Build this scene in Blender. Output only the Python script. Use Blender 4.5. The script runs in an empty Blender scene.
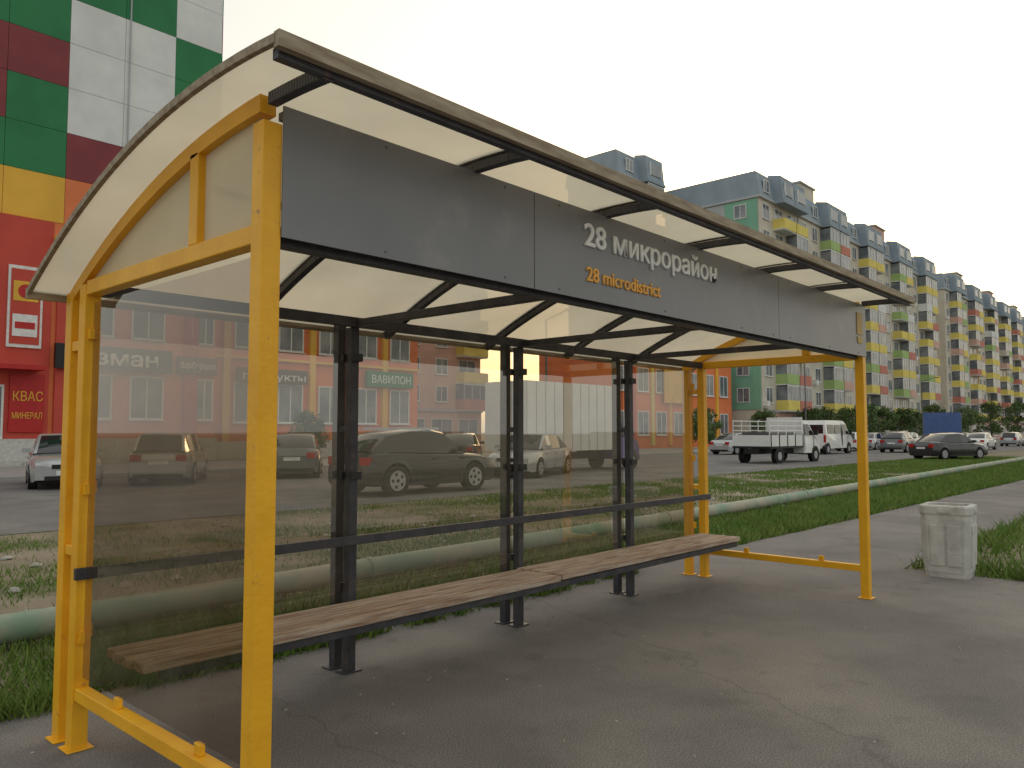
import bpy, math, random
import numpy as np
from mathutils import Vector, Matrix
random.seed(7); np.random.seed(7)
scene=bpy.context.scene
rad=math.radians

# ------------------------------------------------------------------ materials
def mat(name,c1,c2=None,rough=.7,scale=5,metal=0,bump=0,bscale=None,detail=4,stretch=None,spec=.4,lo=.35,hi=.65,third=None,tscale=1.0,tlo=.55,thi=.7):
    m=bpy.data.materials.new(name); m.use_nodes=True
    nt=m.node_tree; N=nt.nodes; L=nt.links
    b=N['Principled BSDF']; b.inputs['Roughness'].default_value=rough
    b.inputs['Metallic'].default_value=metal
    b.inputs['Specular IOR Level'].default_value=spec
    if c2 is None: c2=tuple(x*.82 for x in c1)
    tc=N.new('ShaderNodeTexCoord'); mp=N.new('ShaderNodeMapping')
    L.new(tc.outputs['Object'],mp.inputs['Vector'])
    if stretch: mp.inputs['Scale'].default_value=stretch
    n=N.new('ShaderNodeTexNoise'); n.inputs['Scale'].default_value=scale; n.inputs['Detail'].default_value=detail
    L.new(mp.outputs[0],n.inputs['Vector'])
    r=N.new('ShaderNodeValToRGB'); r.color_ramp.elements[0].position=lo; r.color_ramp.elements[1].position=hi
    r.color_ramp.elements[0].color=(*c1,1); r.color_ramp.elements[1].color=(*c2,1)
    L.new(n.outputs['Fac'],r.inputs['Fac'])
    out=r.outputs['Color']
    if third:
        n3=N.new('ShaderNodeTexNoise'); n3.inputs['Scale'].default_value=tscale; n3.inputs['Detail'].default_value=6; n3.inputs['Roughness'].default_value=.65
        L.new(mp.outputs[0],n3.inputs['Vector'])
        r3=N.new('ShaderNodeMapRange'); r3.inputs['From Min'].default_value=tlo; r3.inputs['From Max'].default_value=thi
        L.new(n3.outputs['Fac'],r3.inputs['Value'])
        mx=N.new('ShaderNodeMixRGB'); mx.inputs['Color2'].default_value=(*third,1)
        L.new(r3.outputs['Result'],mx.inputs['Fac']); L.new(out,mx.inputs['Color1']); out=mx.outputs['Color']
    L.new(out,b.inputs['Base Color'])
    if bump:
        n2=N.new('ShaderNodeTexNoise'); n2.inputs['Scale'].default_value=bscale or scale*6; n2.inputs['Detail'].default_value=5
        L.new(mp.outputs[0],n2.inputs['Vector'])
        bp=N.new('ShaderNodeBump'); bp.inputs['Strength'].default_value=bump; bp.inputs['Distance'].default_value=.02
        L.new(n2.outputs['Fac'],bp.inputs['Height']); L.new(bp.outputs[0],b.inputs['Normal'])
    return m

def asphalt_mat(name,base,crack=True):
    m=mat(name,base,tuple(x*.78 for x in base),rough=.85,scale=1.1,bump=.6,bscale=90,third=(base[0]*1.36,base[1]*1.31,base[2]*1.22),tscale=.45,tlo=.46,thi=.70)
    nt=m.node_tree;N=nt.nodes;L=nt.links;b=N['Principled BSDF']
    src=b.inputs['Base Color'].links[0].from_socket
    tc=N.new('ShaderNodeTexCoord')
    f=N.new('ShaderNodeTexNoise'); f.inputs['Scale'].default_value=120; f.inputs['Detail'].default_value=2
    L.new(tc.outputs['Object'],f.inputs['Vector'])
    mr=N.new('ShaderNodeMapRange'); mr.inputs['From Min'].default_value=.3; mr.inputs['From Max'].default_value=.7; mr.inputs['To Min'].default_value=.55; mr.inputs['To Max'].default_value=1.45
    L.new(f.outputs['Fac'],mr.inputs['Value'])
    mu=N.new('ShaderNodeMixRGB'); mu.blend_type='MULTIPLY'; mu.inputs['Fac'].default_value=1
    L.new(src,mu.inputs['Color1']); L.new(mr.outputs['Result'],mu.inputs['Color2'])
    out=mu.outputs['Color']
    if crack:
        s=N.new('ShaderNodeTexNoise'); s.inputs['Scale'].default_value=3.2; s.inputs['Detail'].default_value=3
        L.new(tc.outputs['Object'],s.inputs['Vector'])
        ms=N.new('ShaderNodeMapRange'); ms.inputs['From Min'].default_value=.62; ms.inputs['From Max'].default_value=.76; ms.inputs['To Min'].default_value=1; ms.inputs['To Max'].default_value=.78
        L.new(s.outputs['Fac'],ms.inputs['Value'])
        mus=N.new('ShaderNodeMixRGB'); mus.blend_type='MULTIPLY'; mus.inputs['Fac'].default_value=1
        L.new(out,mus.inputs['Color1']); L.new(ms.outputs['Result'],mus.inputs['Color2']); out=mus.outputs['Color']
        wn=N.new('ShaderNodeTexNoise'); wn.inputs['Scale'].default_value=2.2; wn.inputs['Detail'].default_value=5
        L.new(tc.outputs['Object'],wn.inputs['Vector'])
        va=N.new('ShaderNodeVectorMath'); va.operation='SCALE'; va.inputs['Scale'].default_value=.5
        L.new(wn.outputs['Color'],va.inputs[0])
        vb=N.new('ShaderNodeVectorMath'); vb.operation='ADD'
        L.new(tc.outputs['Object'],vb.inputs[0]); L.new(va.outputs[0],vb.inputs[1])
        vo=N.new('ShaderNodeTexVoronoi'); vo.feature='DISTANCE_TO_EDGE'; vo.inputs['Scale'].default_value=.2
        L.new(vb.outputs[0],vo.inputs['Vector'])
        m2=N.new('ShaderNodeMapRange'); m2.inputs['From Min'].default_value=0.0003; m2.inputs['From Max'].default_value=.003; m2.inputs['To Min'].default_value=.8; m2.inputs['To Max'].default_value=1
        L.new(vo.outputs['Distance'],m2.inputs['Value'])
        mu2=N.new('ShaderNodeMixRGB'); mu2.blend_type='MULTIPLY'; mu2.inputs['Fac'].default_value=1
        L.new(out,mu2.inputs['Color1']); L.new(m2.outputs['Result'],mu2.inputs['Color2']); out=mu2.outputs['Color']
    L.new(out,b.inputs['Base Color'])
    return m

def glass_mat(name,tint,dirt=.06,f0=.08,f90=.9):
    m=bpy.data.materials.new(name); m.use_nodes=True
    nt=m.node_tree;N=nt.nodes;L=nt.links; N.clear()
    o=N.new('ShaderNodeOutputMaterial'); t=N.new('ShaderNodeBsdfTransparent'); t.inputs[0].default_value=(*tint,1)
    g=N.new('ShaderNodeBsdfGlossy'); g.inputs['Roughness'].default_value=.015; g.inputs['Color'].default_value=(1,1,1,1)
    lw=N.new('ShaderNodeLayerWeight'); lw.inputs['Blend'].default_value=.5
    pw=N.new('ShaderNodeMath'); pw.operation='POWER'; pw.inputs[1].default_value=4.5; L.new(lw.outputs['Facing'],pw.inputs[0])
    ma=N.new('ShaderNodeMath'); ma.operation='MULTIPLY_ADD'; ma.inputs[1].default_value=f90-f0; ma.inputs[2].default_value=f0; L.new(pw.outputs[0],ma.inputs[0])
    mx=N.new('ShaderNodeMixShader'); L.new(ma.outputs[0],mx.inputs[0]); L.new(t.outputs[0],mx.inputs[1]); L.new(g.outputs[0],mx.inputs[2])
    d=N.new('ShaderNodeBsdfDiffuse'); d.inputs['Color'].default_value=(.55,.5,.43,1)
    tc=N.new('ShaderNodeTexCoord'); n=N.new('ShaderNodeTexNoise'); n.inputs['Scale'].default_value=2.5; n.inputs['Detail'].default_value=6
    L.new(tc.outputs['Object'],n.inputs['Vector'])
    mr=N.new('ShaderNodeMapRange'); mr.inputs['From Min'].default_value=.35; mr.inputs['From Max'].default_value=.75; mr.inputs['To Max'].default_value=dirt*2.4; mr.inputs['To Min'].default_value=dirt*.3
    L.new(n.outputs['Fac'],mr.inputs['Value'])
    m2=N.new('ShaderNodeMixShader'); L.new(mr.outputs['Result'],m2.inputs[0]); L.new(mx.outputs[0],m2.inputs[1]); L.new(d.outputs[0],m2.inputs[2])
    L.new(m2.outputs[0],o.inputs['Surface'])
    return m

def poly_mat(name,col,tr=.7,clear=.04):
    m=bpy.data.materials.new(name); m.use_nodes=True
    nt=m.node_tree;N=nt.nodes;L=nt.links; N.clear()
    o=N.new('ShaderNodeOutputMaterial')
    tc=N.new('ShaderNodeTexCoord'); n=N.new('ShaderNodeTexNoise'); n.inputs['Scale'].default_value=1.5; n.inputs['Detail'].default_value=6
    L.new(tc.outputs['Object'],n.inputs['Vector'])
    r=N.new('ShaderNodeValToRGB'); r.color_ramp.elements[0].position=.3; r.color_ramp.elements[1].position=.7
    r.color_ramp.elements[0].color=(*[c*.78 for c in col],1); r.color_ramp.elements[1].color=(*col,1)
    L.new(n.outputs['Fac'],r.inputs['Fac'])
    t=N.new('ShaderNodeBsdfTranslucent'); L.new(r.outputs[0],t.inputs[0])
    d=N.new('ShaderNodeBsdfDiffuse'); L.new(r.outputs[0],d.inputs[0])
    a=N.new('ShaderNodeMixShader'); a.inputs[0].default_value=tr; L.new(d.outputs[0],a.inputs[1]); L.new(t.outputs[0],a.inputs[2])
    tp=N.new('ShaderNodeBsdfTransparent'); tp.inputs[0].default_value=(*col,1)
    b=N.new('ShaderNodeMixShader'); b.inputs[0].default_value=clear; L.new(a.outputs[0],b.inputs[1]); L.new(tp.outputs[0],b.inputs[2])
    L.new(b.outputs[0],o.inputs['Surface'])
    return m

YEL=mat('yellow_paint',(.90,.46,.018),(.80,.39,.015),rough=.4,scale=5,bump=.15,bscale=40,third=(.40,.19,.06),tscale=16,tlo=.64,thi=.74)
BLK=mat('dark_steel',(.04,.04,.05),(.07,.067,.075),rough=.45,scale=9,bump=.15,third=(.18,.10,.065),tscale=12,tlo=.6,thi=.74)
GRYS=mat('grey_steel',(.10,.10,.115),(.15,.15,.16),rough=.5,scale=9)
TRIM=mat('roof_edge_trim',(.24,.18,.12),(.38,.31,.22),rough=.7,scale=12,stretch=(.5,3,3))
FAS=mat('fascia_panel',(.185,.185,.20),(.215,.215,.225),rough=.34,scale=1.6,third=(.28,.27,.26),tscale=3,tlo=.55,thi=.8)
POLY=poly_mat('polycarbonate',(.78,.70,.54),tr=.72,clear=.05)
POLYG=poly_mat('polycarbonate_gable',(.95,.86,.67),tr=.6,clear=.05)
GLT=glass_mat('tinted_glass',(.58,.49,.40),dirt=.035,f0=.08)
GLB=glass_mat('tinted_glass_rear',(.70,.65,.57),dirt=.035,f0=.17)
WOOD=mat('bench_wood',(.46,.30,.21),(.25,.15,.105),rough=.8,scale=3,stretch=(1.2,22,22),bump=.7,bscale=8,third=(.58,.48,.39),tscale=2.0,tlo=.42,thi=.6)
WHT=mat('white_lettering',(.85,.85,.85),rough=.5)
ORL=mat('orange_lettering',(.88,.45,.08),rough=.5)
GOLD=mat('emblem_gold',(.5,.32,.07),rough=.5)
ASPH=asphalt_mat('asphalt_pad',(.205,.192,.187))
ASPR=asphalt_mat('asphalt_road',(.19,.182,.18),False)
CONC=mat('concrete',(.58,.57,.54),(.46,.45,.43),rough=.85,scale=7,bump=.4,bscale=40,third=(.28,.27,.24),tscale=4,tlo=.58,thi=.78)
KERB=mat('kerb_concrete',(.42,.41,.39),rough=.9,scale=3)
PAVE=mat('paving',(.34,.33,.31),rough=.9,scale=2)
SOIL=mat('soil',(.25,.20,.145),(.15,.14,.075),rough=1,scale=.9,bump=.9,bscale=14,third=(.34,.28,.215),tscale=.5,tlo=.5,thi=.7,lo=.42,hi=.58)
GRASS=mat('grass_blades',(.10,.19,.028),(.16,.22,.045),rough=.85,scale=1.7,third=(.28,.25,.11),tscale=4,tlo=.57,thi=.74)
PIPE=mat('pipe_paint',(.27,.33,.25),(.18,.28,.20),rough=.7,scale=3,third=(.40,.36,.28),tscale=1.2,tlo=.42,thi=.6)
ROCK=mat('rubble',(.45,.42,.38),rough=.95,scale=9,bump=.5)
TYRE=mat('tyre_rubber',(.018,.018,.018),rough=.85)
RIM=mat('alloy_rim',(.5,.5,.52),rough=.35,metal=.5)
CARG=mat('car_window',(.012,.014,.016),rough=.05,spec=.8)
CARB=mat('car_black_trim',(.015,.015,.016),rough=.5)
LAMP=mat('headlamp_glass',(.7,.72,.74),rough=.12,spec=.8)
TAIL=mat('tail_lamp',(.45,.015,.012),rough=.2)
PLATE=mat('number_plate',(.75,.75,.75),rough=.5)
def paint(name,c,metal=.2): 
    m=mat(name,c,tuple(x*.92 for x in c),rough=.25,metal=metal,scale=2,spec=.6)
    m.node_tree.nodes['Principled BSDF'].inputs['Coat Weight'].default_value=.6
    return m
P_BLK=paint('paint_black',(.012,.013,.016)); P_WHT=paint('paint_white',(.80,.80,.78),0); P_SIL=paint('paint_silver',(.46,.47,.48),.4)
P_BLU=paint('paint_darkblue',(.03,.04,.08)); P_PUR=paint('paint_purple',(.10,.06,.24),0); P_GRY=paint('paint_grey',(.12,.125,.13)); P_BEI=paint('paint_beige',(.42,.38,.32)); P_RED=paint('paint_red',(.35,.03,.03))
BARK=mat('bark',(.12,.09,.07),rough=.95,scale=12)
LEAF=mat('leaves',(.07,.12,.035),(.13,.18,.06),rough=.7,scale=1.5)
WG=mat('window_glass',(.10,.12,.14),(.24,.25,.26),rough=.12,scale=.6,spec=.8,lo=.4,hi=.6)
WF=mat('window_frame',(.78,.78,.76),rough=.5)
def wall(name,c,s=.7): return mat(name,c,tuple(x*.86 for x in c),rough=.88,scale=s)
W_RED=wall('wall_red',(.58,.085,.06)); W_ORG=wall('wall_orange',(.80,.23,.09)); W_GRN=wall('wall_green',(.04,.22,.09)); W_BUR=wall('wall_burgundy',(.26,.06,.068))
W_WHT=wall('wall_white',(.76,.77,.76)); W_YEL=wall('wall_yellow',(.82,.47,.07)); W_CRM=wall('wall_cream',(.63,.58,.49)); W_GRY=wall('wall_grey',(.44,.46,.48))  # cream serves the far blocks, its colour muted to imitate distance haze
W_BLU=wall('roof_bluegrey',(.30,.36,.42)); W_PIN=wall('wall_pink',(.66,.42,.34)); W_LG=wall('wall_lime',(.38,.52,.20)); W_BY=wall('balcony_yellow',(.80,.65,.17)); W_PG=wall('wall_palegreen',(.22,.45,.32))  # lime and balcony yellow: distance haze partly put into the colour
W_SAL=wall('balcony_red',(.58,.22,.17))  # red of far balconies, desaturated in place of real distance haze
SGN=mat('sign_black',(.012,.012,.014),rough=.4); SGR=mat('sign_red',(.5,.02,.02),rough=.5); SGG=mat('sign_green',(.03,.2,.08),rough=.5); SGB=mat('sign_brown',(.12,.07,.045),rough=.5)
BLUC=mat('container_blue',(.08,.14,.34),rough=.6)
BLK2=mat('clamp_black',(.03,.03,.03),rough=.5)

# ------------------------------------------------------------------ mesh builder
class MB:
    def __init__(s): s.v=[];s.f=[];s.m=[];s.mats=[]
    def mi(s,m):
        if m not in s.mats: s.mats.append(m)
        return s.mats.index(m)
    def poly(s,pts,m):
        b=len(s.v); s.v+= [tuple(p) for p in pts]; s.f.append(tuple(range(b,b+len(pts)))); s.m.append(s.mi(m))
    def box(s,x0,x1,y0,y1,z0,z1,m):
        b=len(s.v); s.v+=[(x0,y0,z0),(x1,y0,z0),(x1,y1,z0),(x0,y1,z0),(x0,y0,z1),(x1,y0,z1),(x1,y1,z1),(x0,y1,z1)]
        k=s.mi(m)
        for q in ((0,3,2,1),(4,5,6,7),(0,1,5,4),(1,2,6,5),(2,3,7,6),(3,0,4,7)):
            s.f.append(tuple(b+i for i in q)); s.m.append(k)
    def prism(s,prof,y0,y1,m,wf=None):
        wf=wf or (lambda z:1.0)
        n=len(prof); b=len(s.v); s.v+=[(x,y0*wf(z),z) for x,z in prof]+[(x,y1*wf(z),z) for x,z in prof]; k=s.mi(m)
        s.f.append(tuple(b+i for i in range(n))); s.m.append(k)
        s.f.append(tuple(b+n+i for i in reversed(range(n)))); s.m.append(k)
        for i in range(n):
            j=(i+1)%n; s.f.append((b+j,b+i,b+n+i,b+n+j)); s.m.append(k)
    def prismx(s,prof,x0,x1,m):
        n=len(prof); b=len(s.v); s.v+=[(x0,y,z) for y,z in prof]+[(x1,y,z) for y,z in prof]; k=s.mi(m)
        s.f.append(tuple(b+i for i in range(n))); s.m.append(k)
        s.f.append(tuple(b+n+i for i in reversed(range(n)))); s.m.append(k)
        for i in range(n):
            j=(i+1)%n; s.f.append((b+j,b+i,b+n+i,b+n+j)); s.m.append(k)
    def cyl(s,p0,p1,r0,m,r1=None,n=14,cap=True):
        r1=r0 if r1 is None else r1
        p0=Vector(p0);p1=Vector(p1);d=(p1-p0).normalized()
        a=d.orthogonal().normalized(); c=d.cross(a); b=len(s.v); k=s.mi(m)
        for p,r in((p0,r0),(p1,r1)):
            for i in range(n):
                t=2*math.pi*i/n; s.v.append(tuple(p+a*math.cos(t)*r+c*math.sin(t)*r))
        for i in range(n):
            j=(i+1)%n; s.f.append((b+i,b+j,b+n+j,b+n+i)); s.m.append(k)
        if cap:
            s.f.append(tuple(b+i for i in reversed(range(n)))); s.m.append(k)
            s.f.append(tuple(b+n+i for i in range(n))); s.m.append(k)
    def mesh(s,name,smooth=None):
        me=bpy.data.meshes.new(name); me.from_pydata(s.v,[],s.f)
        for m in s.mats: me.materials.append(m)
        me.polygons.foreach_set('material_index',s.m)
        if smooth:
            me.polygons.foreach_set('use_smooth',[True]*len(me.polygons)); me.set_sharp_from_angle(angle=rad(smooth))
        me.update(); return me
    def obj(s,name,parent=None,smooth=None,bevel=0,loc=(0,0,0),rot=0):
        o=bpy.data.objects.new(name,s.mesh(name,smooth)); scene.collection.objects.link(o)
        o.location=loc; o.rotation_euler=(0,0,rot)
        if parent: o.parent=parent
        if bevel:
            b=o.modifiers.new('bev','BEVEL'); b.width=bevel; b.segments=2; b.limit_method='ANGLE'; b.harden_normals=False
        return o
def empty(name,loc=(0,0,0)):
    e=bpy.data.objects.new(name,None); scene.collection.objects.link(e); e.location=loc; return e
def text(name,body,loc,width,size,m,parent,bev=.0,ext=.004,rotz=0):
    c=bpy.data.curves.new(name,'FONT'); c.body=body; c.size=size; c.extrude=ext; c.bevel_depth=bev; c.bevel_resolution=0
    o=bpy.data.objects.new(name,c); scene.collection.objects.link(o); o.rotation_euler=(rad(90),0,rotz); o.location=loc
    c.materials.append(m); bpy.context.view_layer.update()
    if width: o.scale=(width/max(o.dimensions.x,.01),1,1)
    if parent: o.parent=parent
    return o

# ------------------------------------------------------------------ bus shelter
LX=6.07; 
sh=empty('bus_shelter')
def zr(y): return 2.715-.137*(y+.1)**2
XL,XR,YF,YB=-.2,6.32,-.39,1.86
h=.038
m=MB()
for (x,y,z) in ((0,0,2.60),(LX,0,2.60),(0,1.62,2.22),(0,1.80,2.20),(LX,1.62,2.22),(LX,1.80,2.20)):
    m.box(x-h,x+h,y-h,y+h,0,z,YEL)
for x in(0,LX):
    m.box(x-.03,x+.03,h,1.62-h,.235,.295,YEL)
    m.box(x-.034,x+.034,h,1.62-h,2.165,2.235,YEL)
    m.box(x-.032,x+.032,.46,.53,2.235,zr(.5)-.06,YEL)
    m.box(x-.03,x+.03,1.659,1.761,.9,.95,YEL); m.box(x-.03,x+.03,1.659,1.761,1.9,1.95,YEL)
    for y in (0,1.62,1.80): m.box(x-.06,x+.06,y-.06,y+.06,.0,.010,YEL)
    for y in (.4,1.15): m.box(x-.012,x+.012,y-.025,y+.025,.295,.34,YEL)
m.obj('yellow_frame',sh,bevel=.006)
def arch(m,x0,x1,y0,y1,t,mt,drop=.012,n=20):
    ys=[y0+(y1-y0)*i/n for i in range(n+1)]
    for i in range(n):
        m.prismx([(ys[i],zr(ys[i])-drop-t),(ys[i+1],zr(ys[i+1])-drop-t),(ys[i+1],zr(ys[i+1])-drop),(ys[i],zr(ys[i])-drop)],x0,x1,mt)
m=MB()
for x in(0,LX): arch(m,x-.032,x+.032,.0,YB-.02,.065,YEL)
m.obj('yellow_arches',sh)
m=MB()
for i in range(7):
    x=LX*i/6
    if 0<i<6: arch(m,x-.02,x+.02,YF+.02,YB-.02,.04,BLK)
    else: arch(m,x-.02,x+.02,YF+.02,-.03,.045,BLK)
m.box(XL+.01,XR-.01,YF+.01,YF+.045,zr(YF)-.05,zr(YF)-.012,BLK)
m.box(.04,LX-.04,.79,.82,zr(.8)-.045,zr(.8)-.013,BLK)
m.box(.036,LX-.036,1.585,1.645,2.17,2.23,BLK)
m.box(.036,LX-.036,.01,.06,2.17,2.22,BLK)
for x in(1.6,3.2,4.75):
    m.box(x-.025,x+.025,.06,1.585,2.172,2.218,BLK)
    for y in(1.66,1.80):
        m.box(x-.03,x+.03,y-.03,y+.03,0,2.17 if y<1.7 else 2.2,BLK)
        m.box(x-.07,x+.07,y-.05,y+.05,0,.01,BLK)
    m.box(x-.02,x+.02,1.69,1.77,.5,.54,BLK); m.box(x-.02,x+.02,1.69,1.77,1.5,1.54,BLK)
    m.box(x-.02,x+.02,1.22,1.63,.36,.405,BLK)
    for z in (.35,1.2,1.95):
        m.box(x-.04,x+.04,1.60,1.63,z,z+.05,BLK2)
m.box(-.05,LX+.04,1.555,1.581,.80,.855,BLK)
m.box(.2,5.95,1.19,1.22,.36,.405,BLK); m.box(.2,5.95,1.56,1.59,.36,.405,BLK)
m.obj('dark_frame',sh,bevel=.003)
m=MB(); n=24
for k in range(6):
    xa=XL if k==0 else LX*k/6; xb=XR if k==5 else LX*(k+1)/6
    for i in range(n):
        y0=YF+(YB-YF)*i/n; y1=YF+(YB-YF)*(i+1)/n
        m.poly([(xa+.001,y0,zr(y0)),(xb-.001,y0,zr(y0)),(xb-.001,y1,zr(y1)),(xa+.001,y1,zr(y1))],POLY)
m.obj('roof_sheet',sh,smooth=60)
m=MB()
m.box(XL-.01,XR+.01,YF-.025,YF+.005,zr(YF)-.03,zr(YF)+.022,TRIM)
m.box(XL-.01,XR+.01,YB-.005,YB+.02,zr(YB)-.03,zr(YB)+.02,TRIM)
arch(m,XL-.012,XL+.008,YF,YB,.03,TRIM,drop=-.016); arch(m,XR-.008,XR+.012,YF,YB,.03,TRIM,drop=-.016)
for i in range(1,6): arch(m,LX*i/6-.025,LX*i/6+.025,YF,YB,.006,GRYS,drop=-.01)
m.obj('roof_trim',sh)
m=MB()
for x in(0,LX):
    for (a,b) in((.036,.458),(.532,1.70)):
        ys=[a+(b-a)*i/8 for i in range(9)]
        m.poly([(x,a,2.237),(x,b,2.237)]+[(x,y,max(2.2375,zr(y)-.078)) for y in reversed(ys)],POLYG)
m.obj('gable_panels',sh)
m=MB()
for (a,b) in((.036,1.405),(1.412,4.2),(4.206,6.1)):
    m.box(a,b,-.047,-.039,2.19,2.665,FAS)
for z in(2.2,2.62): m.box(.04,LX-.04,-.036,-.004,z,z+.03,GRYS)
for X in (.5,1.2,1.6,2.6,3.6,4.1,4.4,5.2,5.9):
    for z in(2.215,2.64): m.cyl((X,-.047,z),(X,-.050,z),.006,GRYS,n=8)
m.obj('fascia',sh)
text('lettering_main','28 микрорайон',(1.80,-.0512,2.475),1.43,.168,WHT,sh,bev=.0035)
text('lettering_sub','28 microdistrict',(1.82,-.0505,2.290),.72,.105,ORL,sh,bev=.002)
m=MB(); m.box(5.86,6.0,-.053,-.0475,2.38,2.58,GOLD); m.prism([(5.88,2.3),(5.98,2.3),(6.0,2.36),(5.86,2.36)],-.053,-.0475,GOLD); m.obj('emblem',sh)
m=MB()
m.poly([(0,.05,.34),(0,1.57,.34),(0,1.57,2.13),(0,.05,2.13)],GLT); m.obj('side_glass',sh)
m=MB()
for q,(a,b) in enumerate(((.05,1.57),(1.63,3.17),(3.23,4.72),(4.78,6.02))):
    d=(.004,-.006,.005,-.003)[q]
    m.poly([(a,1.70-d,.25),(b,1.70+d,.25),(b,1.70+d*.6,2.15),(a,1.70-d*.6,2.15)],GLB)
m.obj('rear_glass',sh)
m=MB()
for z in(.5,1.2,1.95):
    for y in(.052,1.568): m.box(-.02,.02,y-.014,y+.014,z,z+.05,YEL)
    for x in (.06,6.0): m.box(x-.02,x+.02,1.68,1.72,z,z+.06,YEL)
    for x in (1.57,1.63,3.17,3.23,4.72,4.78): m.box(x-.02,x+.02,1.688,1.712,z,z+.05,BLK2)
m.obj('glass_clamps',sh)
m=MB()
for (a,b,dz) in((.12,3.12,0),(3.135,5.97,.004)):
    for k in range(4):
        y0=1.165+k*.112; j=random.uniform(-.025,.025); z=.408+dz+random.uniform(0,.006)
        m.box(a+j,b-abs(j)*.3,y0,y0+random.uniform(.092,.104),z,z+.042,WOOD)
m.obj('bench_seat',sh,bevel=.005)

# ------------------------------------------------------------------ ground
def sheet(name,x0,x1,y0,y1,z,mt):
    m=MB(); m.poly([(x0,y0,z),(x1,y0,z),(x1,y1,z),(x0,y1,z)],mt); return m.obj(name)
sheet('ground',-900,1500,-900,1500,-.012,SOIL)
def rag(name,pts,z,mt,amp=.06,step=.25):
    out=[]
    for i in range(len(pts)):
        a=Vector(pts[i]);b=Vector(pts[(i+1)%len(pts)]); n=max(1,min(160,int((b-a).length/step))); d=(b-a).normalized(); nn=Vector((-d.y,d.x))
        for k in range(n):
            p=a+(b-a)*k/n
            if k: p=p+nn*random.uniform(-amp,amp)
            out.append((p.x,p.y,z))
    m=MB(); m.poly(out,mt); return m.obj(name)
rag('bus_stop_pavement',[(-14,-14),(7.95,-14),(7.95,.22),(70,.25),(70,2.42),(-14,2.36)],0,ASPH,.05,.3)
rag('street',[(-80,10.9),(260,10.9),(260,25.5),(-80,25.5)],-.004,ASPR,.15,.8)
sheet('crossing_road',46,55,2.45,10.9,-.006,ASPR)
m=MB(); m.box(-80,260,25.5,25.65,-.01,.12,KERB); m.obj('kerb')
m=MB(); m.box(-80,260,25.65,34,-.01,.115,PAVE); m.obj('footpath')
def blades(name,n,fx,hmin,hmax,w=.006):
    P=fx(n); n=len(P)
    hgt=np.random.uniform(hmin,hmax,n)*P[:,2]; ang=np.random.uniform(0,2*np.pi,n); lean=np.random.uniform(.2,1.1,n)*hgt; la=np.random.uniform(0,2*np.pi,n)
    ww=w*np.random.uniform(.7,1.6,n)*P[:,3]
    dx=np.cos(ang)*ww; dy=np.sin(ang)*ww
    V=np.zeros((n,3,3)); V[:,0,0]=P[:,0]-dx;V[:,0,1]=P[:,1]-dy;V[:,1,0]=P[:,0]+dx;V[:,1,1]=P[:,1]+dy
    V[:,:2,2]=-.012
    V[:,2,0]=P[:,0]+np.cos(la)*lean;V[:,2,1]=P[:,1]+np.sin(la)*lean;V[:,2,2]=hgt
    me=bpy.data.meshes.new(name); me.vertices.add(n*3); me.loops.add(n*3); me.polygons.add(n)
    me.vertices.foreach_set('co',V.reshape(-1)); me.loops.foreach_set('vertex_index',np.arange(n*3,dtype=np.int32))
    me.polygons.foreach_set('loop_start',np.arange(0,n*3,3,dtype=np.int32)); me.polygons.foreach_set('loop_total',np.full(n,3,dtype=np.int32))
    me.materials.append(GRASS); me.update(calc_edges=True); me.validate()
    o=bpy.data.objects.new(name,me); scene.collection.objects.link(o); return o
def patch(x,y):
    return (np.sin(x*1.3+np.sin(y*1.7)*1.5)+np.sin(y*2.1+x*.6)+np.sin(x*.37+y*.8+1)+.8*np.sin(x*3.1-y*2.3))/3.8
def pipey(x): return 3.85+.035*x
def f_strip(n):
    x=-4+ (np.random.rand(n)**1.7)*58; y=2.42+np.random.rand(n)**1.3*8.4
    p=patch(x,y); front=1/(1+np.exp((y-pipey(x)-.3)/.18))
    dens=front*np.clip(.85+.35*p,.3,1)+(1-front)*np.clip(.9*p+.03+.02*x,0.03,.85)
    keep=np.random.rand(n)<dens
    x=x[keep];y=y[keep]; f=front[keep]; sc=1+x/22; hh=.5+f*.5
    return np.stack([x,y,hh,np.clip(sc,1,4)],1)
blades('grass',330000,f_strip,.035,.14)
def f_right(n):
    x=8.0+(np.random.rand(n)**1.5)*50; y=.2-np.random.rand(n)**1.2*7
    keep=np.random.rand(n)<np.clip(.6+.5*patch(x,y),.15,1); x=x[keep];y=y[keep]
    return np.stack([x,y,np.ones(len(x)),np.clip(1+x/22,1,4)],1)
blades('grass',90000,f_right,.05,.2)
def f_edge(n):
    c=np.random.rand(60)*9-3; k=np.random.randint(0,60,n)
    x=c[k]+np.random.randn(n)*.07; y=2.33+np.random.randn(n)*.05
    return np.stack([x,y,np.ones(n),np.ones(n)],1)
blades('weeds',9000,f_edge,.04,.16)
m=MB()
m.cyl((-40,pipey(-40),.13),(120,pipey(120),.13),.105,PIPE,n=18)
for i in range(26):
    X=-40+i*6; Y=pipey(X)
    m.box(X-.1,X+.1,Y-.14,Y+.14,-.01,.04,CONC); m.cyl((X+1.5,pipey(X+1.5),.13),(X+1.56,pipey(X+1.56),.13),.118,PIPE,n=18)
m.obj('green_pipe',smooth=40)
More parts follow.
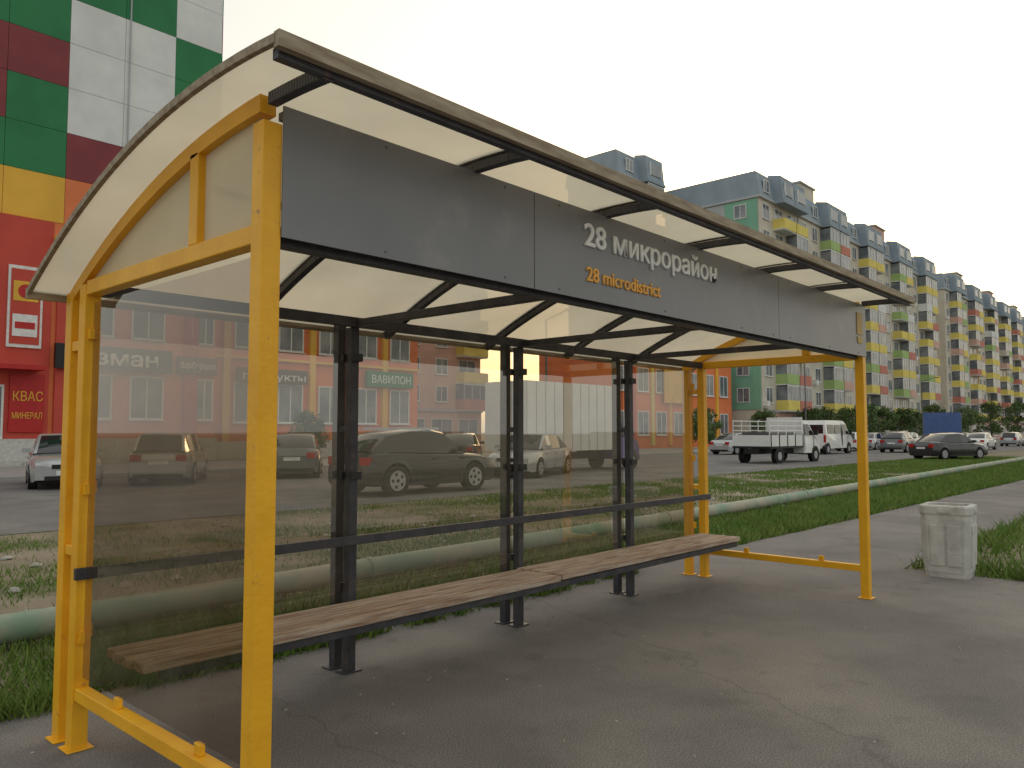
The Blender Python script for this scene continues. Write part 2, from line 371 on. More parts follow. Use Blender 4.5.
def bits(name,n,xr_,yr_,smin,smax,mt,big=None,z0=-.005):
    m=MB()
    for k in range(n):
        x=random.uniform(*xr_); y=random.uniform(*yr_); s=random.uniform(smin,smax)
        if k==0 and big: x,y,s=big
        b=len(m.v); mi=m.mi(mt); ns=6
        for r,z in((1,-.02),(.95,.35),(.5,.75)):
            for i in range(ns):
                t=2*math.pi*i/ns; q=s*r*random.uniform(.7,1.3); m.v.append((x+math.cos(t)*q*1.3,y+math.sin(t)*q,z*s*random.uniform(.8,1.1)+z0))
        for lv in range(2):
            for i in range(ns):
                j=(i+1)%ns; m.f.append((b+lv*ns+i,b+lv*ns+j,b+(lv+1)*ns+j,b+(lv+1)*ns+i)); m.m.append(mi)
        m.f.append(tuple(b+2*ns+i for i in range(ns))); m.m.append(mi)
    return m.obj(name)
bits('rubble_stones',160,(-1,26),(2.7,10.4),.015,.055,ROCK,big=(2.2,6.2,.11))
bits('gravel',120,(-.5,7.9),(-2.2,2.3),.004,.009,ROCK,z0=.001)
m=MB()
LITT=mat('litter_scrap',(.50,.45,.37),(.30,.22,.12),rough=.9,scale=3)
for k in range(45):
    x=random.uniform(0,8); y=random.choice((random.uniform(1.2,2.3),random.uniform(-1.5,2.2))); s=random.uniform(.008,.02); a=random.uniform(0,6.28)
    ux,uy=math.cos(a)*s,math.sin(a)*s; z=.006
    m.poly([(x-ux,y-uy,z),(x+uy*.5,y-ux*.5,z+.006),(x+ux,y+uy,z+.002),(x-uy*.5,y+ux*.5,z+.008)],LITT)
m.obj('litter_scraps')

# ------------------------------------------------------------------ litter bin
m=MB()
def octo(hw,c,z): 
    return [(-hw+c,-hw,z),(hw-c,-hw,z),(hw,-hw+c,z),(hw,hw-c,z),(hw-c,hw,z),(-hw+c,hw,z),(-hw,hw-c,z),(-hw,-hw+c,z)]
levels=[(.20,.045,0),(.205,.045,.04),(.212,.05,.06),(.232,.05,.60),(.232,.05,.64),(.243,.05,.655),(.245,.05,.725),(.235,.05,.74),(.185,.045,.742),(.17,.045,.45)]
k=m.mi(CONC)
for l in levels: m.v+=octo(*l)
for a in range(len(levels)-1):
    for i in range(8):
        j=(i+1)%8; m.f.append((a*8+i,a*8+j,(a+1)*8+j,(a+1)*8+i)); m.m.append(k)
m.f.append(tuple((len(levels)-1)*8+i for i in range(8))); m.m.append(m.mi(SGN))
for q in range(4):
    R=Matrix.Rotation(q*math.pi/2,3,'Z')
    for (xa,xb,za,zb) in((-.14,-.012,.12,.54),(.012,.14,.12,.54),(-.06,.06,.665,.71)):
        pts=[]
        for z in(za,zb):
            yy=-(.212+.02*(z-.06)/.54) if z<.62 else -.244
            for x in(xa,xb):
                for d in(.006,-.014): pts.append(tuple(R@Vector((x,yy+d,z))))
        b=len(m.v); m.v+=pts
        for f in((0,1,3,2),(4,6,7,5),(1,5,7,3),(0,2,6,4),(0,4,5,1),(2,3,7,6)): m.f.append(tuple(b+i for i in f)); m.m.append(k)
m.obj('litter_bin',bevel=.006,loc=(7.86,-.26,0),rot=rad(4))

# ------------------------------------------------------------------ cars
def interp(tab,s):
    for i in range(len(tab)-1):
        if s<=tab[i+1][0]:
            a,b=tab[i],tab[i+1]; t=(s-a[0])/(b[0]-a[0]+1e-9); return a[1]+(b[1]-a[1])*t
    return tab[-1][1]
SHAPES={
 'sedan':(dict(L=4.5,W=1.75,H=1.46,r=.31),
   [(0,.50),(.015,.62),(.05,.66),(.17,.67),(.3,.655),(.7,.635),(.85,.59),(.95,.53),(.985,.46),(1,.40)],
   [(.13,.675,0),(.27,.955,0),(.36,.985,1),(.50,1.0,1),(.52,1.0,2),(.60,.965,1),(.75,.64,3)]),
 'hatch':(dict(L=4.2,W=1.74,H=1.50,r=.31),
   [(0,.48),(.015,.60),(.03,.64),(.3,.65),(.7,.63),(.85,.59),(.95,.53),(.985,.46),(1,.40)],
   [(.02,.655,0),(.10,.95,0),(.14,.965,2),(.30,.99,1),(.48,1.0,1),(.50,1.0,2),(.59,.965,1),(.755,.635,3)]),
 'suv':(dict(L=4.2,W=1.82,H=1.58,r=.36),
   [(0,.46),(.015,.56),(.03,.63),(.10,.66),(.3,.645),(.7,.615),(.85,.595),(.95,.55),(.985,.47),(1,.40)],
   [(.035,.67,0),(.15,.915,0),(.20,.94,2),(.33,.985,1),(.46,1.0,1),(.48,1.0,2),(.58,.955,1),(.73,.62,3)]),
}
def car(kind,col,x,y,rot,name='parked_car',lower=None):
    d,top,gh=SHAPES[kind]; L,W,H,r=d['L'],d['W'],d['H'],d['r']; gc=.2 if kind!='suv' else .24
    xr,xf=-L/2+.78,L/2-.86; R=r+.055
    st=[]
    for i in range(23):
        X=-L/2+L*i/22
        if all(abs(X-a)>R+.01 for a in(xr,xf)): st.append((X,gc))
    for a in(xr,xf):
        st.append((a-R-.002,gc)); st.append((a+R+.002,gc))
        for i in range(11):
            t=math.pi*i/10; st.append((a-R*math.cos(t),r+R*math.sin(t)))
    st.sort(key=lambda q:(q[0],))
    m=MB(); P=m.mi(col); K=m.mi(CARB); rows=[]
    for (X,zb) in st:
        s=(X+L/2)/L; t=abs(2*s-1); w=W/2*(1-.15*t**6); zt=interp(top,s)*H
        e=max(0,t-.93)/.07; zb2=zb+.06*e
        zz=[zb2, max(zb2+.01,.42*H*.75), max(zb2+.02,.36*H+.1), zt-.06, zt-.01, zt+.012]
        for i in range(1,5): zz[i]=max(zz[i],zz[i-1]+.004)
        ws=[w*.97,w,w*.995,w*.96,w*.88,w*.45]
        row=[(X,ws[i],zz[i]) for i in range(6)]+[(X,0,zt+.018)]+[(X,-ws[i],zz[i]) for i in range(5,-1,-1)]
        rows.append(len(m.v)); m.v+=row
    nr=13
    for a in range(len(rows)-1):
        for i in range(nr-1):
            m.f.append((rows[a]+i,rows[a]+i+1,rows[a+1]+i+1,rows[a+1]+i))
            m.m.append(K if (lower and i in(0,nr-2)) else P)
        m.f.append((rows[a]+nr-1,rows[a],rows[a+1],rows[a+1]+nr-1)); m.m.append(K)
    m.f.append(tuple(rows[0]+i for i in reversed(range(nr)))); m.m.append(P)
    m.f.append(tuple(rows[-1]+i for i in range(nr))); m.m.append(P)
    G=m.mi(CARG); gr=[]
    for (s,zf,fl) in gh:
        X=-L/2+L*s; zt=interp(top,s)*H-.01; base=(fl==0 and zf<.7) or fl==3; w=W/2*(1-.15*abs(2*s-1)**6)
        wb=w*.90; wr=w*.72 if not base else w*.86; z=zf*H
        gr.append(len(m.v)); m.v+=[(X,wb,zt),(X,wr+.015,z-.05 if not base else z-.004),(X,wr-.06,z-.008),(X,0,z+.012),(X,-wr+.06,z-.008),(X,-wr-.015,z-.05 if not base else z-.004),(X,-wb,zt)]
    for a in range(len(gh)-1):
        first=(a==0); last=(a==len(gh)-2)
        for i in range(6):
            if i in(0,5): mm= P if (gh[a][2]==2 or (first and kind!='sedan')) else G
            elif i in(1,4): mm=P
            else: mm= G if (first or last) else P
            m.f.append((gr[a]+i,gr[a]+i+1,gr[a+1]+i+1,gr[a+1]+i)); m.m.append(mm)
    for sgn in(1,-1):
        def sx(s0,s1,y0,y1,z0,z1,mt):
            a,b=sorted((sgn*y0,sgn*y1)); m.box(s0,s1,a,b,z0,z1,mt)
        for X in(xr+R+.16,(xr+xf)/2+.05,xf-R-.14):
            sx(X,X+.012,W/2-.02,W/2+.001,gc+.08,.36*H+.08,CARB)
        for X in((xr+xf)/2-.2,(xr+xf)/2+.75-.0): sx(X,X+.17,W/2-.03,W/2+.012,.53*H,.53*H+.03,col)
        Xm=-L/2+L*gh[-1][0]-.32; sx(Xm,Xm+.1,W/2-.06,W/2+.15,.645*H,.645*H+.12,col)
        sx(xr+R+.02,xf-R-.02,W/2-.04,W/2+.006,gc-.01,gc+.09,CARB)
        sx(L/2-.20,L/2-.015,W/2*.48,W/2*.84,.40*H,.475*H,LAMP)
        sx(-L/2-.012,-L/2+.12,W/2*.52,W/2*.84,.46*H,.58*H,TAIL)
        if kind=='suv': sx(-L*.28,L*.05,W/2*.68,W/2*.70,H-.02,H+.035,RIM)
        for xx in(xr,xf):
            yo=sgn*(W/2-.005); yi=sgn*(W/2-.22)
            m.cyl((xx,yi,r),(xx,yo,r),r,TYRE,n=24); m.cyl((xx,yo-sgn*.03,r),(xx,yo+sgn*.006,r),r*.66,RIM,n=20)
            for q in range(5):
                t=2*math.pi*(q+.5)/5; cx=xx+math.cos(t)*r*.42; cz=r+math.sin(t)*r*.42
                m.cyl((cx,yo,cz),(cx,yo+sgn*.009,cz),r*.12,CARB,n=8)
            m.cyl((xx,yo,r),(xx,yo+sgn*.014,r),r*.12,CARB,n=10)
    m.box(L/2-.05,L/2+.006,-W/2*.42,W/2*.42,.37*H,.45*H,CARB); m.box(L/2-.05,L/2+.008,-W/2*.6,W/2*.6,gc+.05,gc+.16,CARB)
    m.box(L/2-.02,L/2+.018,-.26,.26,gc+.18,gc+.29,PLATE)
    m.box(-L/2-.012,-L/2+.03,-.26,.26,.40*H,.40*H+.11,PLATE); m.box(-L/2-.008,-L/2+.05,-W/2*.75,W/2*.75,gc+.02,gc+.14,CARB)
    return m.obj(name,smooth=38,loc=(x,y,0),rot=rot)
D=math.pi
car('suv',P_BLK,11.85,12.9,0,lower=True)
car('sedan',P_SIL,6.7,22.2,-1.84)
car('hatch',P_SIL,9.45,21.4,.98)
car('sedan',P_GRY,13.9,21.6,.95)
car('sedan',P_BLK,24.2,24.0,.7)
car('sedan',P_SIL,19.6,15.7,D+.35)
car('sedan',P_BLU,20.5,23.0,.9)
car('sedan',P_BLK,29,23.2,.8)
car('sedan',P_SIL,49,22.5,-.1)
car('sedan',P_BLK,47.6,9.2,-.40)
car('suv',P_GRY,62,16,.05)
car('hatch',P_WHT,64,20,.1); car('sedan',P_SIL,70,20.5,0); car('hatch',P_BEI,76,20.8,0)
car('sedan',P_WHT,84,9,.1); car('hatch',P_SIL,92,10,0); car('sedan',P_GRY,100,9,0); car('sedan',P_WHT,110,12,0); car('hatch',P_RED,120,13,0)
car('sedan',P_WHT,86,22,0); car('suv',P_SIL,96,22,0); car('sedan',P_BLK,108,22,0)
car('sedan',P_WHT,76,13.5,0); car('hatch',P_SIL,98,15,0); car('sedan',P_WHT,132,10,0); car('suv',P_BLK,145,12,0)

def truck(name,x,y,rot,cabcol,boxcol,kind):
    m=MB(); W=.97; Lb=3.6 if kind!='box' else 5.2
    zt=2.1 if kind!='van' else 2.3
    wf=lambda z: 1.0 if z<1.35 else 1-.13*(z-1.35)/(zt-1.35)
    if kind!='van': cab=[(.0,.45),(1.75,.45),(1.82,.6),(1.82,.85),(1.74,1.12),(1.2,1.30),(.72,1.98),(.58,2.07),(.3,2.1),(0,2.1)]
    else: cab=[(0,.4),(2,.4),(2.07,.6),(2.06,.85),(1.92,1.12),(1.4,1.36),(.85,2.12),(.65,2.25),(0,2.3)]
    m.prism(cab,-W,W,cabcol,wf=wf)
    sc,top=cab[5],cab[6]
    dx,dz=top[0]-sc[0],top[1]-sc[1]; l=math.hypot(dx,dz); nx,nz=abs(dz)/l*.008,abs(dx)/l*.008
    a=(sc[0]+dx*.06+nx,-W*.92,sc[1]+dz*.06+nz); b=(sc[0]+dx*.93+nx,-W*.82,sc[1]+dz*.93+nz)
    m.poly([a,(a[0],-a[1],a[2]),(b[0],-b[1],b[2]),b],CARG)
    for s in(1,-1):
        yl=s*(W+.006); yt=s*(W*wf(top[1]-.08)+.006)
        m.poly([(.14,yl,1.36),(sc[0]-.1,yl,1.36),(top[0]-.04,yt,top[1]-.08),(.14,yt,top[1]-.08)],CARG)
        m.box(sc[0]-.12,sc[0]-.02,*sorted((s*(W+.01),s*(W+.2))),1.35,1.62,CARB)
        m.box(1.66,1.835,*sorted((s*W*.6,s*W*.95)),.8,1.0,LAMP)
        m.box(.08,.095,*sorted((s*(W-.02),s*(W+.003))),.5,1.34,CARB); m.box(1.12,1.135,*sorted((s*(W-.02),s*(W+.003))),.5,1.28,CARB)
        for xx in(1.28,-Lb+.95):
            m.cyl((xx,s*(W-.26),.35),(xx,s*(W+.012),.35),.35,TYRE,n=22); m.cyl((xx,s*(W-.1),.35),(xx,s*(W+.02),.35),.2,RIM,n=16)
            m.cyl((xx,s*(W-.1),.37),(xx,s*(W+.005),.37),.43,CARB,n=22)
    m.box(1.5,1.87,-W*.98,W*.98,.36,.58,CARB); m.box(1.76,1.835,-W*.5,W*.5,.70,.96,CARB)
    m.box(-Lb,-.01,-.4,.4,.45,.70,CARB)
    if kind=='flat':
        m.box(-Lb,-.12,-W-.02,W+.02,.72,.82,CARB)
        for yy in(-W-.02,W-.02): m.box(-Lb,-.12,yy,yy+.04,.822,1.35,boxcol)
        m.box(-Lb+.001,-Lb+.04,-W+.02,W-.02,.822,1.35,boxcol); m.box(-.16,-.12,-W+.02,W-.02,.822,2.25,boxcol)
        for i in range(5):
            X=-Lb+.05+i*(Lb-.25)/4
            for yy in(-W-.045,W+.021): m.box(X,X+.05,yy,yy+.024,.8,1.42,CARB)
        for yy in (-W,W-.03):
            for zz in(1.55,1.78,2.02): m.box(-Lb,-.17,yy,yy+.03,zz,zz+.05,boxcol)
            for i in range(5): X=-Lb+i*(Lb-.25)/4; m.box(X,X+.04,yy-.001,yy+.031,1.352,2.1,boxcol)
        m.box(-Lb+.4,-.5,-.7,.7,.83,1.5,P_GRY)
    elif kind=='box':
        m.box(-Lb,-.08,-W-.08,W+.08,.80,3.35,boxcol)
        for i in range(11): X=-Lb+.02+i*(Lb-.15)/10; m.box(X,X+.03,-W-.09,-W-.081,.81,3.34,W_GRY)
        m.box(-Lb-.01,-Lb-.001,-.01,.01,.85,3.3,CARB)
    else:
        m.prism([(-2.9,.4),(-.001,.4),(-.001,1.35),(-.001,2.3),(-2.75,2.3),(-2.9,2.0),(-2.9,1.35)],-W,W,cabcol,wf=wf)
        for s in(1,-1):
            for i in range(2): 
                m.poly([(-2.6+i*1.3,s*(W+.006),1.4),(-1.5+i*1.3,s*(W+.006),1.4),(-1.5+i*1.3,s*(W*wf(2.0)+.008),2.0),(-2.6+i*1.3,s*(W*wf(2.0)+.008),2.0)],CARG)
            m.box(-2.92,-2.9,*sorted((s*.78,s*.93)),.8,1.3,TAIL)
        m.box(-2.91,-2.9,-.75,.75,1.4,2.0,CARG)
    return m.obj(name,loc=(x,y,0),rot=rot)
truck('pickup_truck',38.0,14.4,-.05,P_WHT,P_WHT,'flat')
truck('box_truck',24.9,16.9,-.03,P_PUR,P_WHT,'box')
truck('van',55,18.6,.0,P_WHT,P_WHT,'van')
truck('van',66,23.3,.0,P_WHT,P_WHT,'van')
m=MB(); m.box(-1.3,1.3,-1.5,1.5,.15,3.3,BLUC)
for i in range(9): m.box(-1.34,-1.301,-1.4+i*.33,-1.25+i*.33,.3,3.1,BLUC)
for i in range(7): m.box(-1.2+i*.36,-1.0+i*.36,-1.54,-1.501,.3,3.1,BLUC)
m.obj('shipping_container',loc=(80.5,17.5,0),rot=.2)

# ------------------------------------------------------------------ buildings
def window(m,x,y,z,w,hh,frame=WF,mull=1):
    t=.09
    m.box(x,x+w,y-.03,y+.001,z,z+hh,WG)
    m.box(x-t,x,y-.07,y,z-t,z+hh+t,frame); m.box(x+w,x+w+t,y-.07,y,z-t,z+hh+t,frame)
    m.box(x,x+w,y-.07,y,z-t,z,frame); m.box(x,x+w,y-.07,y,z+hh,z+hh+t,frame)
    for i in range(mull): X=x+w*(i+1)/(mull+1); m.box(X-.04,X+.04,y-.06,y-.031,z,z+hh,frame)
    m.box(x-.15,x+w+.15,y-.16,y-.071,z-t-.05,z-t,frame)
def windowx(m,x,y,z,w,hh):
    m.box(x-.03,x+.001,y,y+w,z,z+hh,WG)
    for (a,b) in((y-.08,y),(y+w,y+w+.08),(y+w/2-.03,y+w/2+.03)): m.box(x-.07,x-.031,a,b,z-.08,z+hh+.08,WF)
    m.box(x-.066,x-.031,y,y+w,z-.08,z,WF); m.box(x-.066,x-.031,y,y+w,z+hh,z+hh+.08,WF)

Yf=38
m=MB()
m.box(-12,19.2,Yf,Yf+14,0,30,W_GRY)
RW=[11.3,13.5,15.7,17.9,20.1,22.3,24.5,26.7,28.9]
cols=[19.2-2.55*i-2.55 for i in range(0,11)]
pat={0:'RBBGGWWG',1:'OBWWWGGB',2:'OBWWWGBB',3:'YGGBGGGW',4:'YGBBGWWG',5:'OGBGGWWB',6:'RBWWGGBG',7:'RBWWGGBG',8:'YGGBGGWW',9:'YGGBGGWW',10:'YGGBGGWW'}
cm={'R':W_RED,'B':W_BUR,'G':W_GRN,'W':W_WHT,'O':W_ORG,'Y':W_YEL}
for ci,x0 in enumerate(cols):
    for ri in range(8):
        m.box(x0+.01,x0+2.54,Yf-.12,Yf-.001,RW[ri]+.01,RW[ri+1]-.01,cm[pat[ci][ri]])
for ri in range(8): m.box(19.201,19.3,Yf,Yf+14,RW[ri]+.02,RW[ri+1]-.02,cm['GBGWGBGG'[ri]])
m.box(-12,11.1,Yf-.3,Yf-.002,1.2,11.25,W_RED); m.box(11.1,19.2,Yf-.25,Yf-.002,1.2,11.25,W_ORG)
m.box(11.3,12.1,Yf-.45,Yf-.251,1.2,9.5,W_RED); m.box(17.4,18.1,Yf-.45,Yf-.251,1.2,9.5,W_RED)
m.box(11.1,19.2,Yf-.6,Yf-.251,9.6,10.6,W_YEL); m.box(11.3,17.0,Yf-.68,Yf-.601,9.0,10.2,SGG)
m.box(-12,19.2,Yf-.5,Yf-.301,0,1.2,CONC)
for i in range(4): m.box(7,11,Yf-2.2+i*.4,Yf-.5,0+i*.28,.28+i*.28,CONC)
for X in (12.4,14.9,18.25): window(m,X-.1,Yf-.26,6.2,1.5 if X<18 else .8,2.0); window(m,X-.1,Yf-.26,2.2,1.5 if X<18 else .8,2.0)
for X in(7.9,9.7):
    m.box(X-.4,X+1.0,Yf-.38,Yf-.301,5.3,9.0,WF); m.box(X-.3,X+.9,Yf-.4,Yf-.381,5.45,8.85,W_RED); m.box(X-.2,X+.8,Yf-.42,Yf-.401,7.4,8.3,W_YEL); m.box(X-.2,X+.8,Yf-.42,Yf-.401,5.8,6.8,WF)
    m.cyl((X+.3,Yf-.42,7.85),(X+.3,Yf-.44,7.85),.32,SGR,n=16); m.box(X-.1,X+.7,Yf-.44,Yf-.421,6.15,6.45,SGR)
for X in(-8,-4,0,4): window(m,X,Yf-.31,6.2,1.8,2.0); window(m,X,Yf-.31,2.2,1.8,2.0)
m.box(8.2,9.3,Yf-.36,Yf-.301,1.2,3.6,WF); m.box(8.3,9.2,Yf-.38,Yf-.361,1.3,3.5,WG)
m.box(9.5,10.9,Yf-.4,Yf-.301,1.5,4.1,SGR); m.box(7.5,10.6,Yf-1.6,Yf-.3,4.25,4.45,SGR)
m.box(11.2,16.6,Yf-.75,Yf-.5,4.45,5.6,SGN); m.box(17.0,19.1,Yf-.55,Yf-.31,4.5,5.4,SGB)
m.cyl((14.3,Yf-.2,15),(14.3,Yf-.2,28),.04,W_GRY,n=6)
for (X,z) in((-6,9.6),(2,9.6)): m.box(X,X+.75,Yf-.62,Yf-.301,z,z+.55,WF)
tw=m.obj('panel_tower_building')
text('shop_lettering','Bазман',(11.5,Yf-.76,4.72),4.3,1.0,WHT,tw,bev=.02,ext=.01)
text('side_lettering','КВАС',(9.6,Yf-.41,2.9),1.2,.6,W_YEL,tw,ext=.01); text('side_lettering_b','МИНЕРАЛ',(9.6,Yf-.41,2.1),1.2,.4,W_YEL,tw,ext=.01)
text('shop_lettering_b','барбершоп',(17.1,Yf-.56,4.8),1.9,.5,WHT,tw,ext=.01)
text('banner_lettering','МАРКЕТ',(11.9,Yf-.69,9.3),4.4,.9,W_YEL,tw,ext=.01)
m=MB()
m.box(19.35,34,Yf+.4,Yf+13,0,10.6,W_ORG); m.box(19.35,34.2,Yf+.1,Yf+13.2,10.6,11.1,W_GRY)
for i in range(5):
    X=20.4+i*2.75
    m.box(X-.55,X-.15,Yf+.15,Yf+.399,1.0,10.4,W_RED if i%2 else W_YEL)
    window(m,X+.25,Yf+.39,6.3,1.5,2.0); window(m,X+.25,Yf+.39,2.1,1.5,2.1)
m.box(19.4,34,Yf+.16,Yf+.38,5.6,5.75,W_YEL)
m.box(19.4,34,Yf,Yf+.14,0,1.0,CONC)
m.box(20.6,25,Yf-.1,Yf+.14,4.3,5.1,SGB); m.box(29.4,33.2,Yf-.1,Yf+.14,4.4,5.4,SGG)
sw=m.obj('shop_building')
text('sign_lettering','ВАВИЛОН',(29.7,Yf-.11,4.65),3.2,.7,WHT,sw,ext=.01); text('sign_lettering_b','продукты',(20.8,Yf-.11,4.45),4,.6,WHT,sw,ext=.01)

def apartments(name,x0,x1,yf,dep,fl,wallc,balc,gable,mans=W_BLU,seed=1,bw=3.3):
    rnd=random.Random(seed); m=MB(); fh=2.85; H=fl*fh+1
    m.box(x0,x1,yf,yf+dep,0,H,wallc)
    m.box(x0-.05,x1+.05,yf-.12,yf-.001,0,3.6,W_PIN); m.box(x0-.1,x1+.1,yf-.3,yf-.121,3.6,3.85,W_GRY)
    m.box(x0-.12,x0-.001,yf+.1,yf+dep*.34,3.9,H-.1,gable[0]); m.box(x0-.1,x0-.001,yf+dep*.34,yf+dep*.66,0.2,H-.1,gable[1]); m.box(x0-.12,x0-.001,yf+dep*.66,yf+dep-.1,0.2,H-.1,gable[0])
    for f in range(1,fl): windowx(m,x0-.12,yf+1.4,1+f*fh+.9,1.3,1.4); windowx(m,x0-.12,yf+dep-2.8,1+f*fh+.9,1.3,1.4)
    n=int((x1-x0)/bw); bw=(x1-x0)/n
    for i in range(n):
        X=x0+i*bw; kind=i%4
        if kind in(1,2):
            seq=balc[(i//2)%len(balc)]
            for f in range(1,fl):
                z=1+f*fh; c=seq[f%len(seq)] if rnd.random()<.75 else rnd.choice(seq+[W_WHT,W_CRM])
                a,b=X+.12,X+bw-.12
                m.box(a,b,yf-1.25,yf-.001,z-.12,z,W_WHT)
                m.box(a,b,yf-1.32,yf-1.2,z,z+1.1,c); m.box(a,a+.1,yf-1.2,yf-.001,z,z+1.1,c); m.box(b-.1,b,yf-1.2,yf-.001,z,z+1.1,c)
                if rnd.random()<.72:
                    m.box(a+.06,b-.06,yf-1.26,yf-1.22,z+1.1,z+2.6,WG); m.box(a+.02,a+.06,yf-1.22,yf-.001,z+1.1,z+2.6,WG)
                    for q in range(4): xx=a+(b-a-.06)*q/3; m.box(xx,xx+.06,yf-1.29,yf-1.262,z+1.1,z+2.6,WF)
                    m.box(a,b,yf-1.3,yf-1.263,z+2.6,z+2.7,WF) 
                else:
                    window(m,X+.6,yf,z+.9,bw-1.5,1.5)
            m.box(X+.05,X+bw-.05,yf-1.4,yf-.301,H-.05,H+.25,mans)
        else:
            for f in range(1,fl):
                window(m,X+bw/2-.75,yf-.0,1+f*fh+.85,1.5,1.5)
                if rnd.random()<.3: m.box(X+.25,X+.95,yf-.45,yf-.001,1+f*fh+.4,1+f*fh+.95,WF)
            if kind==3: m.box(X+.05,X+.2,yf-.1,yf-.001,3.9,H-.1,gable[1])
        window(m,X+.5,yf-.121,.9,bw-1.1,1.9)
    Y1=yf+dep
    m.prismx([(yf-.22,H+.251),(Y1+.22,H+.251),(Y1-.25,H+2.9),(yf+.25,H+2.9)],x0-.15,x1+.15,mans)
    m.box(x0-.25,x1+.25,yf-.3,Y1+.3,H+.0,H+.25,W_GRY)
    for i in range(0,n):
        X=x0+i*bw
        if i%4 in(1,2):
            m.prismx([(yf-1.25,H+.26),(yf+.5,H+.26),(yf+.5,H+3.3),(yf-.95,H+3.0)],X+.1,X+bw-.1,mans)
            m.box(X+.8,X+bw-.8,yf-1.27,yf-1.1,H+.9,H+2.2,WG)
            m.box(X+.7,X+.8,yf-1.28,yf-1.1,H+.8,H+2.3,WF); m.box(X+bw-.8,X+bw-.7,yf-1.28,yf-1.1,H+.8,H+2.3,WF)
        else:
            window(m,X+bw/2-.6,yf-.12,H+.9,1.2,1.2)
        if i%8==4: m.box(X,X+bw*1.3,yf+1,yf+6,H+2.9,H+5.0,W_PIN if (i//8)%2 else W_CRM); m.box(X-.2,X+bw*1.3+.2,yf+.8,yf+6.2,H+5.0,H+5.2,W_GRY)
        if i%5==2: m.cyl((X,yf+4,H+2.9),(X,yf+4,H+5.4),.04,W_GRY,n=5)
    return m.obj(name)
balA=[[W_BY,W_BY,W_BY,W_LG],[W_BY,W_PIN,W_SAL,W_BY],[W_LG,W_BY,W_LG,W_BY],[W_SAL,W_BY,W_PIN,W_BY]]
apartments('apartment_building',78.0,146,34,11.5,9,W_CRM,balA,(W_PG,W_GRY),seed=3)
apartments('apartment_building',152,222,34,12,9,W_CRM,balA[1:],(W_CRM,W_YEL),seed=5)
apartments('apartment_building',229,330,34,12,9,W_WHT,balA,(W_GRY,W_PG),seed=6)
apartments('apartment_building',69,76.5,45.8,7,10,W_GRY,[[W_BY,W_GRY]],(W_GRY,W_GRY),seed=8,bw=3.7)
apartments('apartment_building',37,60,58,12,5,W_PIN,[[W_BY,W_SAL,W_BY],[W_BY,W_ORG]],(W_CRM,W_YEL),seed=9)
m=MB()
m.box(54,76,36.5,44.5,0,9.2,W_ORG); m.box(53.8,76.2,36.2,44.7,9.2,9.6,W_GRY)
for i in range(7):
    X=54.5+i*3.05
    m.box(X-.4,X,36.3,36.499,.3,9.0,(W_YEL,W_RED,W_BY)[i%3])
    for z in(1.3,5.2): window(m,X+.6,36.5,z,1.6,2.0)
m.box(62,66.5,36.05,36.19,4.2,9.15,W_YEL)
m.obj('kindergarten_building')

# ------------------------------------------------------------------ trees
def tree_mesh(name,seed,H=6,R=1.9,nl=3800,leaf=.15):
    rnd=random.Random(seed); m=MB()
    m.cyl((0,0,-.05),(.1,.05,H*.45),.13,BARK,r1=.08,n=9,cap=False); m.cyl((.1,.05,H*.45),(.05,.1,H*.85),.08,BARK,r1=.025,n=7,cap=False)
    cl=[]
    for k in range(26):
        a=rnd.uniform(0,6.28); zz=rnd.uniform(.24,.93)*H; rr=R*(1.1-abs(zz/H-.5)*1.3)*rnd.uniform(.35,1)
        e=(math.cos(a)*rr,math.sin(a)*rr,zz); s=(.08,.06,max(H*.18,zz-H*.2))
        m.cyl(s,e,.04,BARK,r1=.012,n=5,cap=False); cl.append((e,rnd.uniform(.45,.95)))
    cl.append(((0,0,H*.93),.7))
    for k in range(nl):
        c,r=rnd.choice(cl); v=Vector((rnd.gauss(0,1),rnd.gauss(0,1),rnd.gauss(0,.8))).normalized()*r*rnd.random()**.45
        p=Vector(c)+v; a=Vector((rnd.gauss(0,1),rnd.gauss(0,1),rnd.gauss(0,1))).normalized(); b=a.orthogonal().normalized(); s=leaf*rnd.uniform(.6,1.3)
        m.poly([p-a*s,p+b*s*.5,p+a*s,p-b*s*.5],LEAF)
    return m.mesh(name)
tms=[tree_mesh('tree_mesh',s,H=h,R=r) for s,h,r in((1,5,2.1),(2,4.4,1.8),(3,6,2.4))]
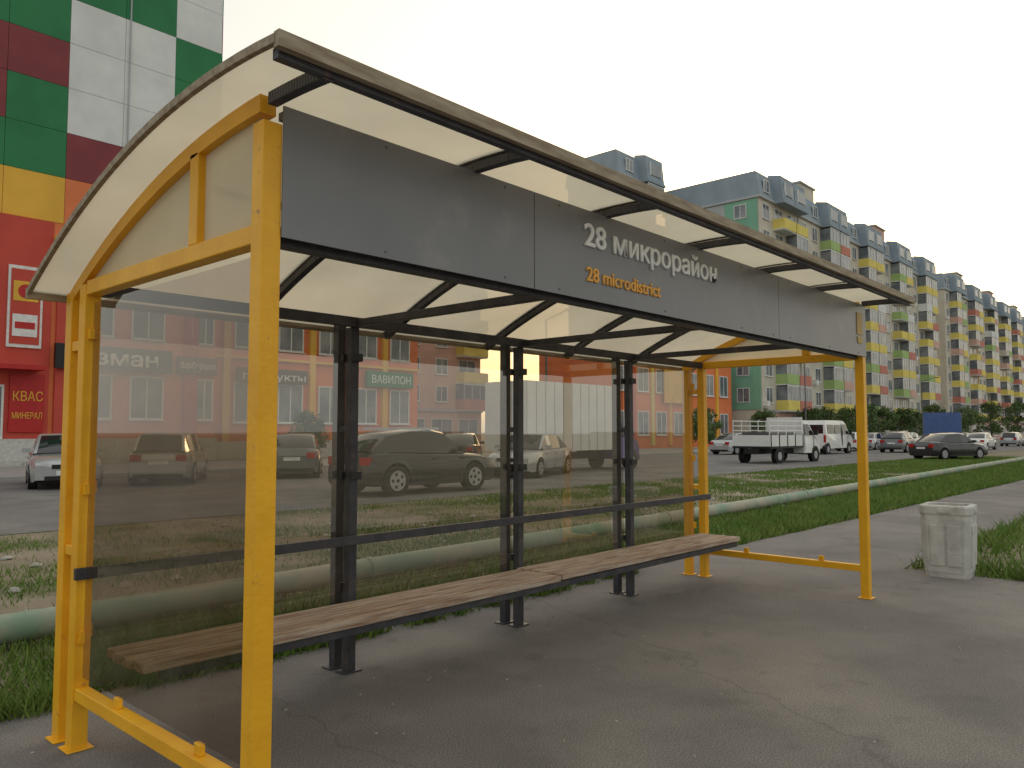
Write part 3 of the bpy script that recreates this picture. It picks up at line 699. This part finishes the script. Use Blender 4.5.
for (x,y,k,s) in ((36,31,1,.55),(58,30,1,.75),(71,30.5,0,.7),(79,29.5,1,.85),(86,30.5,0,.8),(91,30,1,.9),(97,30,2,.8),(104,30,0,.9),(112,30,1,1.0),(118,30,0,.9),(128,30,2,.9),(138,30,1,1),(147,30,0,1.1),(160,29,2,1.1),(178,28,2,1.2),(22.5,34,1,.55)):
    o=bpy.data.objects.new('tree',tms[k]); scene.collection.objects.link(o); o.location=(x,y,.1); o.scale=(s,s,s); o.rotation_euler=(0,0,x*1.7)
for (x,y) in((72,27),(110,27),(34,27)):
    m=MB(); m.cyl((0,0,0),(0,0,8),.09,GRYS,r1=.05,n=10); m.cyl((0,0,7.95),(0,-1.6,8.4),.035,GRYS,n=8); m.box(-.13,.13,-2.1,-1.55,8.35,8.45,GRYS); m.cyl((0,0,0),(0,0,.5),.14,GRYS,n=10)
    m.obj('street_lamp',loc=(x,y,.1),smooth=40)

# ------------------------------------------------------------------ light
SE,SR=14,62
w=bpy.data.worlds.new('World'); scene.world=w; w.use_nodes=True
N=w.node_tree.nodes;L=w.node_tree.links
bg=N['Background']; sky=N.new('ShaderNodeTexSky'); sky.sky_type='NISHITA'; sky.sun_disc=False
sky.sun_elevation=rad(SE); sky.sun_rotation=rad(SR); sky.dust_density=5; sky.air_density=1.3; sky.ozone_density=.4
mx=N.new('ShaderNodeMixRGB'); mx.inputs['Fac'].default_value=.62; mx.inputs['Color2'].default_value=(7.0,7.0,6.45,1)
L.new(sky.outputs[0],mx.inputs['Color1']); L.new(mx.outputs[0],bg.inputs['Color']); bg.inputs['Strength'].default_value=.15
sd=Vector((math.sin(rad(SR))*math.cos(rad(SE)),math.cos(rad(SR))*math.cos(rad(SE)),math.sin(rad(SE))))
ld=bpy.data.lights.new('sun','SUN'); ld.energy=1.3; ld.angle=rad(14); ld.color=(1,.82,.58)
lo=bpy.data.objects.new('sun',ld); scene.collection.objects.link(lo); lo.rotation_euler=sd.to_track_quat('Z','Y').to_euler(); lo.location=(0,0,60)
scene.view_settings.view_transform='Standard'; scene.view_settings.look='None'; scene.view_settings.exposure=0
# ------------------------------------------------------------------ camera
cd=bpy.data.cameras.new('camera'); cam=bpy.data.objects.new('camera',cd); scene.collection.objects.link(cam)
cam.location=(-1.461,-2.507,1.5); cam.rotation_euler=(rad(93.48),0,rad(-47.75)); cd.sensor_width=36; cd.lens=27.8; cd.clip_end=3000
scene.camera=cam
